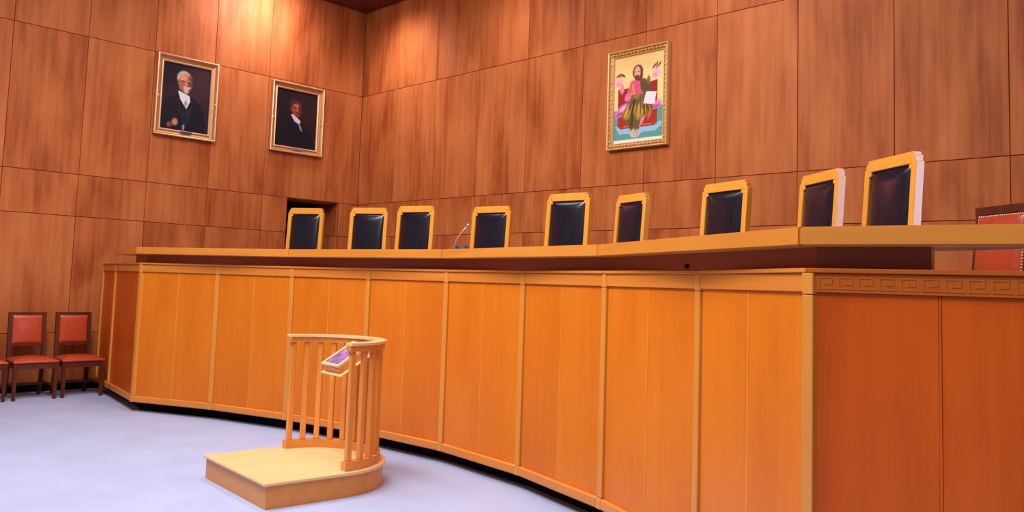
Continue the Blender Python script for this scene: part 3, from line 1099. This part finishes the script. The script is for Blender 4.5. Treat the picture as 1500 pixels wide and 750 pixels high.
c.poly([(0.70, 0.34), (0.88, 0.32), (0.88, 0.80), (0.68, 0.80)], (146, 38, 34))
c.poly([(0.08, 0.68), (0.88, 0.68), (0.88, 0.80), (0.80, 0.84), (0.14, 0.84), (0.08, 0.80)], (164, 46, 36))
c.poly([(0.20, 0.808), (0.78, 0.808), (0.78, 0.816), (0.20, 0.816)], (210, 160, 70))
c.ell(0.17, 0.62, 0.17, 0.055, (218, 122, 176), 0.4, -0.5)
c.ell(0.13, 0.65, 0.10, 0.020, (176, 70, 130), 0.9, -0.5)
c.ell(0.20, 0.60, 0.08, 0.02, (240, 176, 210), 0.5, -0.5)
c.ell(0.85, 0.605, 0.12, 0.045, (222, 130, 180), 0.4, -0.3)
c.ell(0.86, 0.625, 0.08, 0.014, (176, 70, 130), 0.9, -0.3)
c.ell(0.11, 0.285, 0.085, 0.050, (240, 170, 186), 0.9)
c.ell(0.08, 0.31, 0.05, 0.03, (232, 140, 176), 0.9)
c.ell(0.86, 0.245, 0.085, 0.050, (240, 172, 190), 0.9)
c.ell(0.83, 0.27, 0.05, 0.03, (232, 142, 178), 0.9)
c.ell(0.08, 0.205, 0.055, 0.014, (128, 72, 56), 0.6, -0.5)
c.ell(0.17, 0.210, 0.060, 0.014, (70, 44, 44), 0.6, 0.5)
c.ell(0.12, 0.215, 0.026, 0.020, (176, 110, 84), 0.6)
c.ell(0.81, 0.165, 0.050, 0.013, (128, 52, 48), 0.6, -0.8)
c.ell(0.91, 0.155, 0.050, 0.013, (140, 60, 50), 0.6, -0.8)
c.ell(0.86, 0.150, 0.014, 0.040, (120, 50, 46), 0.6, 0.2)
c.ell(0.86, 0.180, 0.026, 0.020, (186, 116, 92), 0.6)
c.ell(0.16, 0.37, 0.045, 0.055, (214, 140, 136), 0.4)
c.poly([(0.34, 0.30), (0.48, 0.27), (0.62, 0.30), (0.70, 0.42), (0.58, 0.54), (0.34, 0.56), (0.24, 0.50), (0.28, 0.40)], (222, 84, 128))
c.ell(0.30, 0.47, 0.09, 0.045, (232, 110, 150), 0.4, -0.5)
c.poly([(0.36, 0.34), (0.42, 0.33), (0.44, 0.48), (0.36, 0.48)], (232, 140, 70))
c.poly([(0.52, 0.27), (0.64, 0.29), (0.74, 0.38), (0.78, 0.48), (0.62, 0.50), (0.54, 0.40)], (104, 82, 44))
c.poly([(0.36, 0.46), (0.60, 0.46), (0.76, 0.56), (0.80, 0.64), (0.66, 0.72), (0.60, 0.80), (0.48, 0.88), (0.40, 0.88), (0.20, 0.74), (0.16, 0.66), (0.28, 0.60)], (112, 90, 42))
c.ell(0.26, 0.66, 0.07, 0.065, (190, 148, 52), 0.6)
c.ell(0.52, 0.66, 0.085, 0.085, (180, 140, 52), 0.6)
c.ell(0.66, 0.60, 0.10, 0.045, (84, 66, 34), 0.6)
c.ell(0.40, 0.58, 0.03, 0.12, (70, 54, 32), 0.7, 0.3)
c.ell(0.38, 0.74, 0.03, 0.12, (78, 60, 32), 0.7, 0.2)
c.ell(0.46, 0.48, 0.06, 0.03, (150, 120, 60), 0.6)
for q in range(7):
    x = 0.22 + 0.075 * q
    c.ell(x + 0.03, 0.60 + 0.02 * (q % 3), 0.008, 0.10, (66, 50, 26), 0.9, 0.5 - 0.13 * q)
    c.ell(x + 0.055, 0.62 + 0.015 * (q % 2), 0.006, 0.07, (206, 170, 84), 0.9, 0.5 - 0.13 * q)
for q in range(4):
    c.ell(0.34 + 0.05 * q, 0.40, 0.006, 0.07, (168, 44, 96), 0.9, 0.25 - 0.1 * q)
    c.ell(0.58 + 0.04 * q, 0.38, 0.006, 0.06, (62, 46, 26), 0.9, -0.5)
    c.ell(0.33 + 0.06 * q, 0.78, 0.006, 0.06, (60, 46, 26), 0.9, -0.35 + 0.2 * q)
c.poly([(0.56, 0.74), (0.66, 0.70), (0.60, 0.78), (0.52, 0.84)], (226, 120, 156))
c.ell(0.73, 0.70, 0.03, 0.06, (200, 90, 60), 0.5, 0.4)
c.ell(0.40, 0.895, 0.035, 0.05, (214, 172, 130), 0.3, 0.3)
c.ell(0.48, 0.90, 0.03, 0.045, (206, 160, 122), 0.3, -0.1)
c.ell(0.70, 0.31, 0.035, 0.045, (150, 88, 60), 0.4)
c.ell(0.48, 0.20, 0.30 * 0.36, 0.085, (112, 46, 38), 0.15)
c.ell(0.50, 0.245, 0.085, 0.06, (118, 50, 40), 0.2)
c.ell(0.47, 0.205, 0.062, 0.070, (216, 166, 132), 0.25)
c.ell(0.465, 0.262, 0.052, 0.030, (122, 56, 44), 0.3)
c.ell(0.44, 0.195, 0.016, 0.006, (96, 52, 42), 0.4)
c.ell(0.50, 0.197, 0.016, 0.006, (96, 52, 42), 0.4)
c.poly([(0.66, 0.44), (0.86, 0.46), (0.82, 0.60), (0.60, 0.57)], (228, 224, 232))
c.poly([(0.60, 0.57), (0.82, 0.60), (0.82, 0.615), (0.60, 0.585)], (190, 50, 50))
for q in range(4):
    c.poly([(0.665 - 0.008 * q, 0.475 + 0.025 * q), (0.83 - 0.008 * q, 0.495 + 0.025 * q), (0.83 - 0.008 * q, 0.499 + 0.025 * q), (0.665 - 0.008 * q, 0.479 + 0.025 * q)], (206, 200, 214))
c.grain(0.10, 3)
o = link('canvas', c.mesh(w - 0.148, h - 0.148), None, icon)
o.location = (0, -0.016, h / 2)
for o in frame_rails(icon, w, h, [(0.0, 0.0), (0.0, 0.055), (0.006, 0.062), (0.016, 0.058), (0.020, 0.044), (0.020, 0.0)], 'gilt_icon_edge', 'outer_rail'):
    o.location = (0, 0, h / 2)
for o in frame_rails(icon, w, h, [(0.0205, 0.0), (0.0205, 0.040), (0.040, 0.046), (0.062, 0.034), (0.062, 0.0)], 'gilt_icon', 'carved_rail'):
    o.location = (0, 0, h / 2)
for o in frame_rails(icon, w, h, [(0.0625, 0.0), (0.0625, 0.034), (0.068, 0.038), (0.076, 0.028), (0.076, 0.0)], 'gilt_icon_edge', 'inner_rail'):
    o.location = (0, 0, h / 2)
bm = bmesh.new()


def leaf(x, z, ang, s=1.0):
    m = Matrix.Translation((x, -0.043, z)) @ Matrix.Rotation(ang, 4, 'Y') @ Matrix.Diagonal((0.024 * s, 0.009, 0.010 * s, 1))
    bmesh.ops.create_icosphere(bm, subdivisions=1, radius=1.0, matrix=m)


n = 22
for q in range(n):
    z = 0.05 + (h - 0.10) * q / (n - 1)
    for s in (-1, 1):
        leaf(s * (w / 2 - 0.041), z, math.pi / 4 * (1 if q % 2 else -1))
n = 15
for q in range(n):
    x = -w / 2 + 0.06 + (w - 0.12) * q / (n - 1)
    for zz in (0.041, h - 0.041):
        leaf(x, zz, math.pi / 4 * (1 if q % 2 else -1))
o = link('carved_leaves', bm_mesh('leaves', bm, True), 'gilt_icon_edge', icon)
o['kind'] = 'stuff'
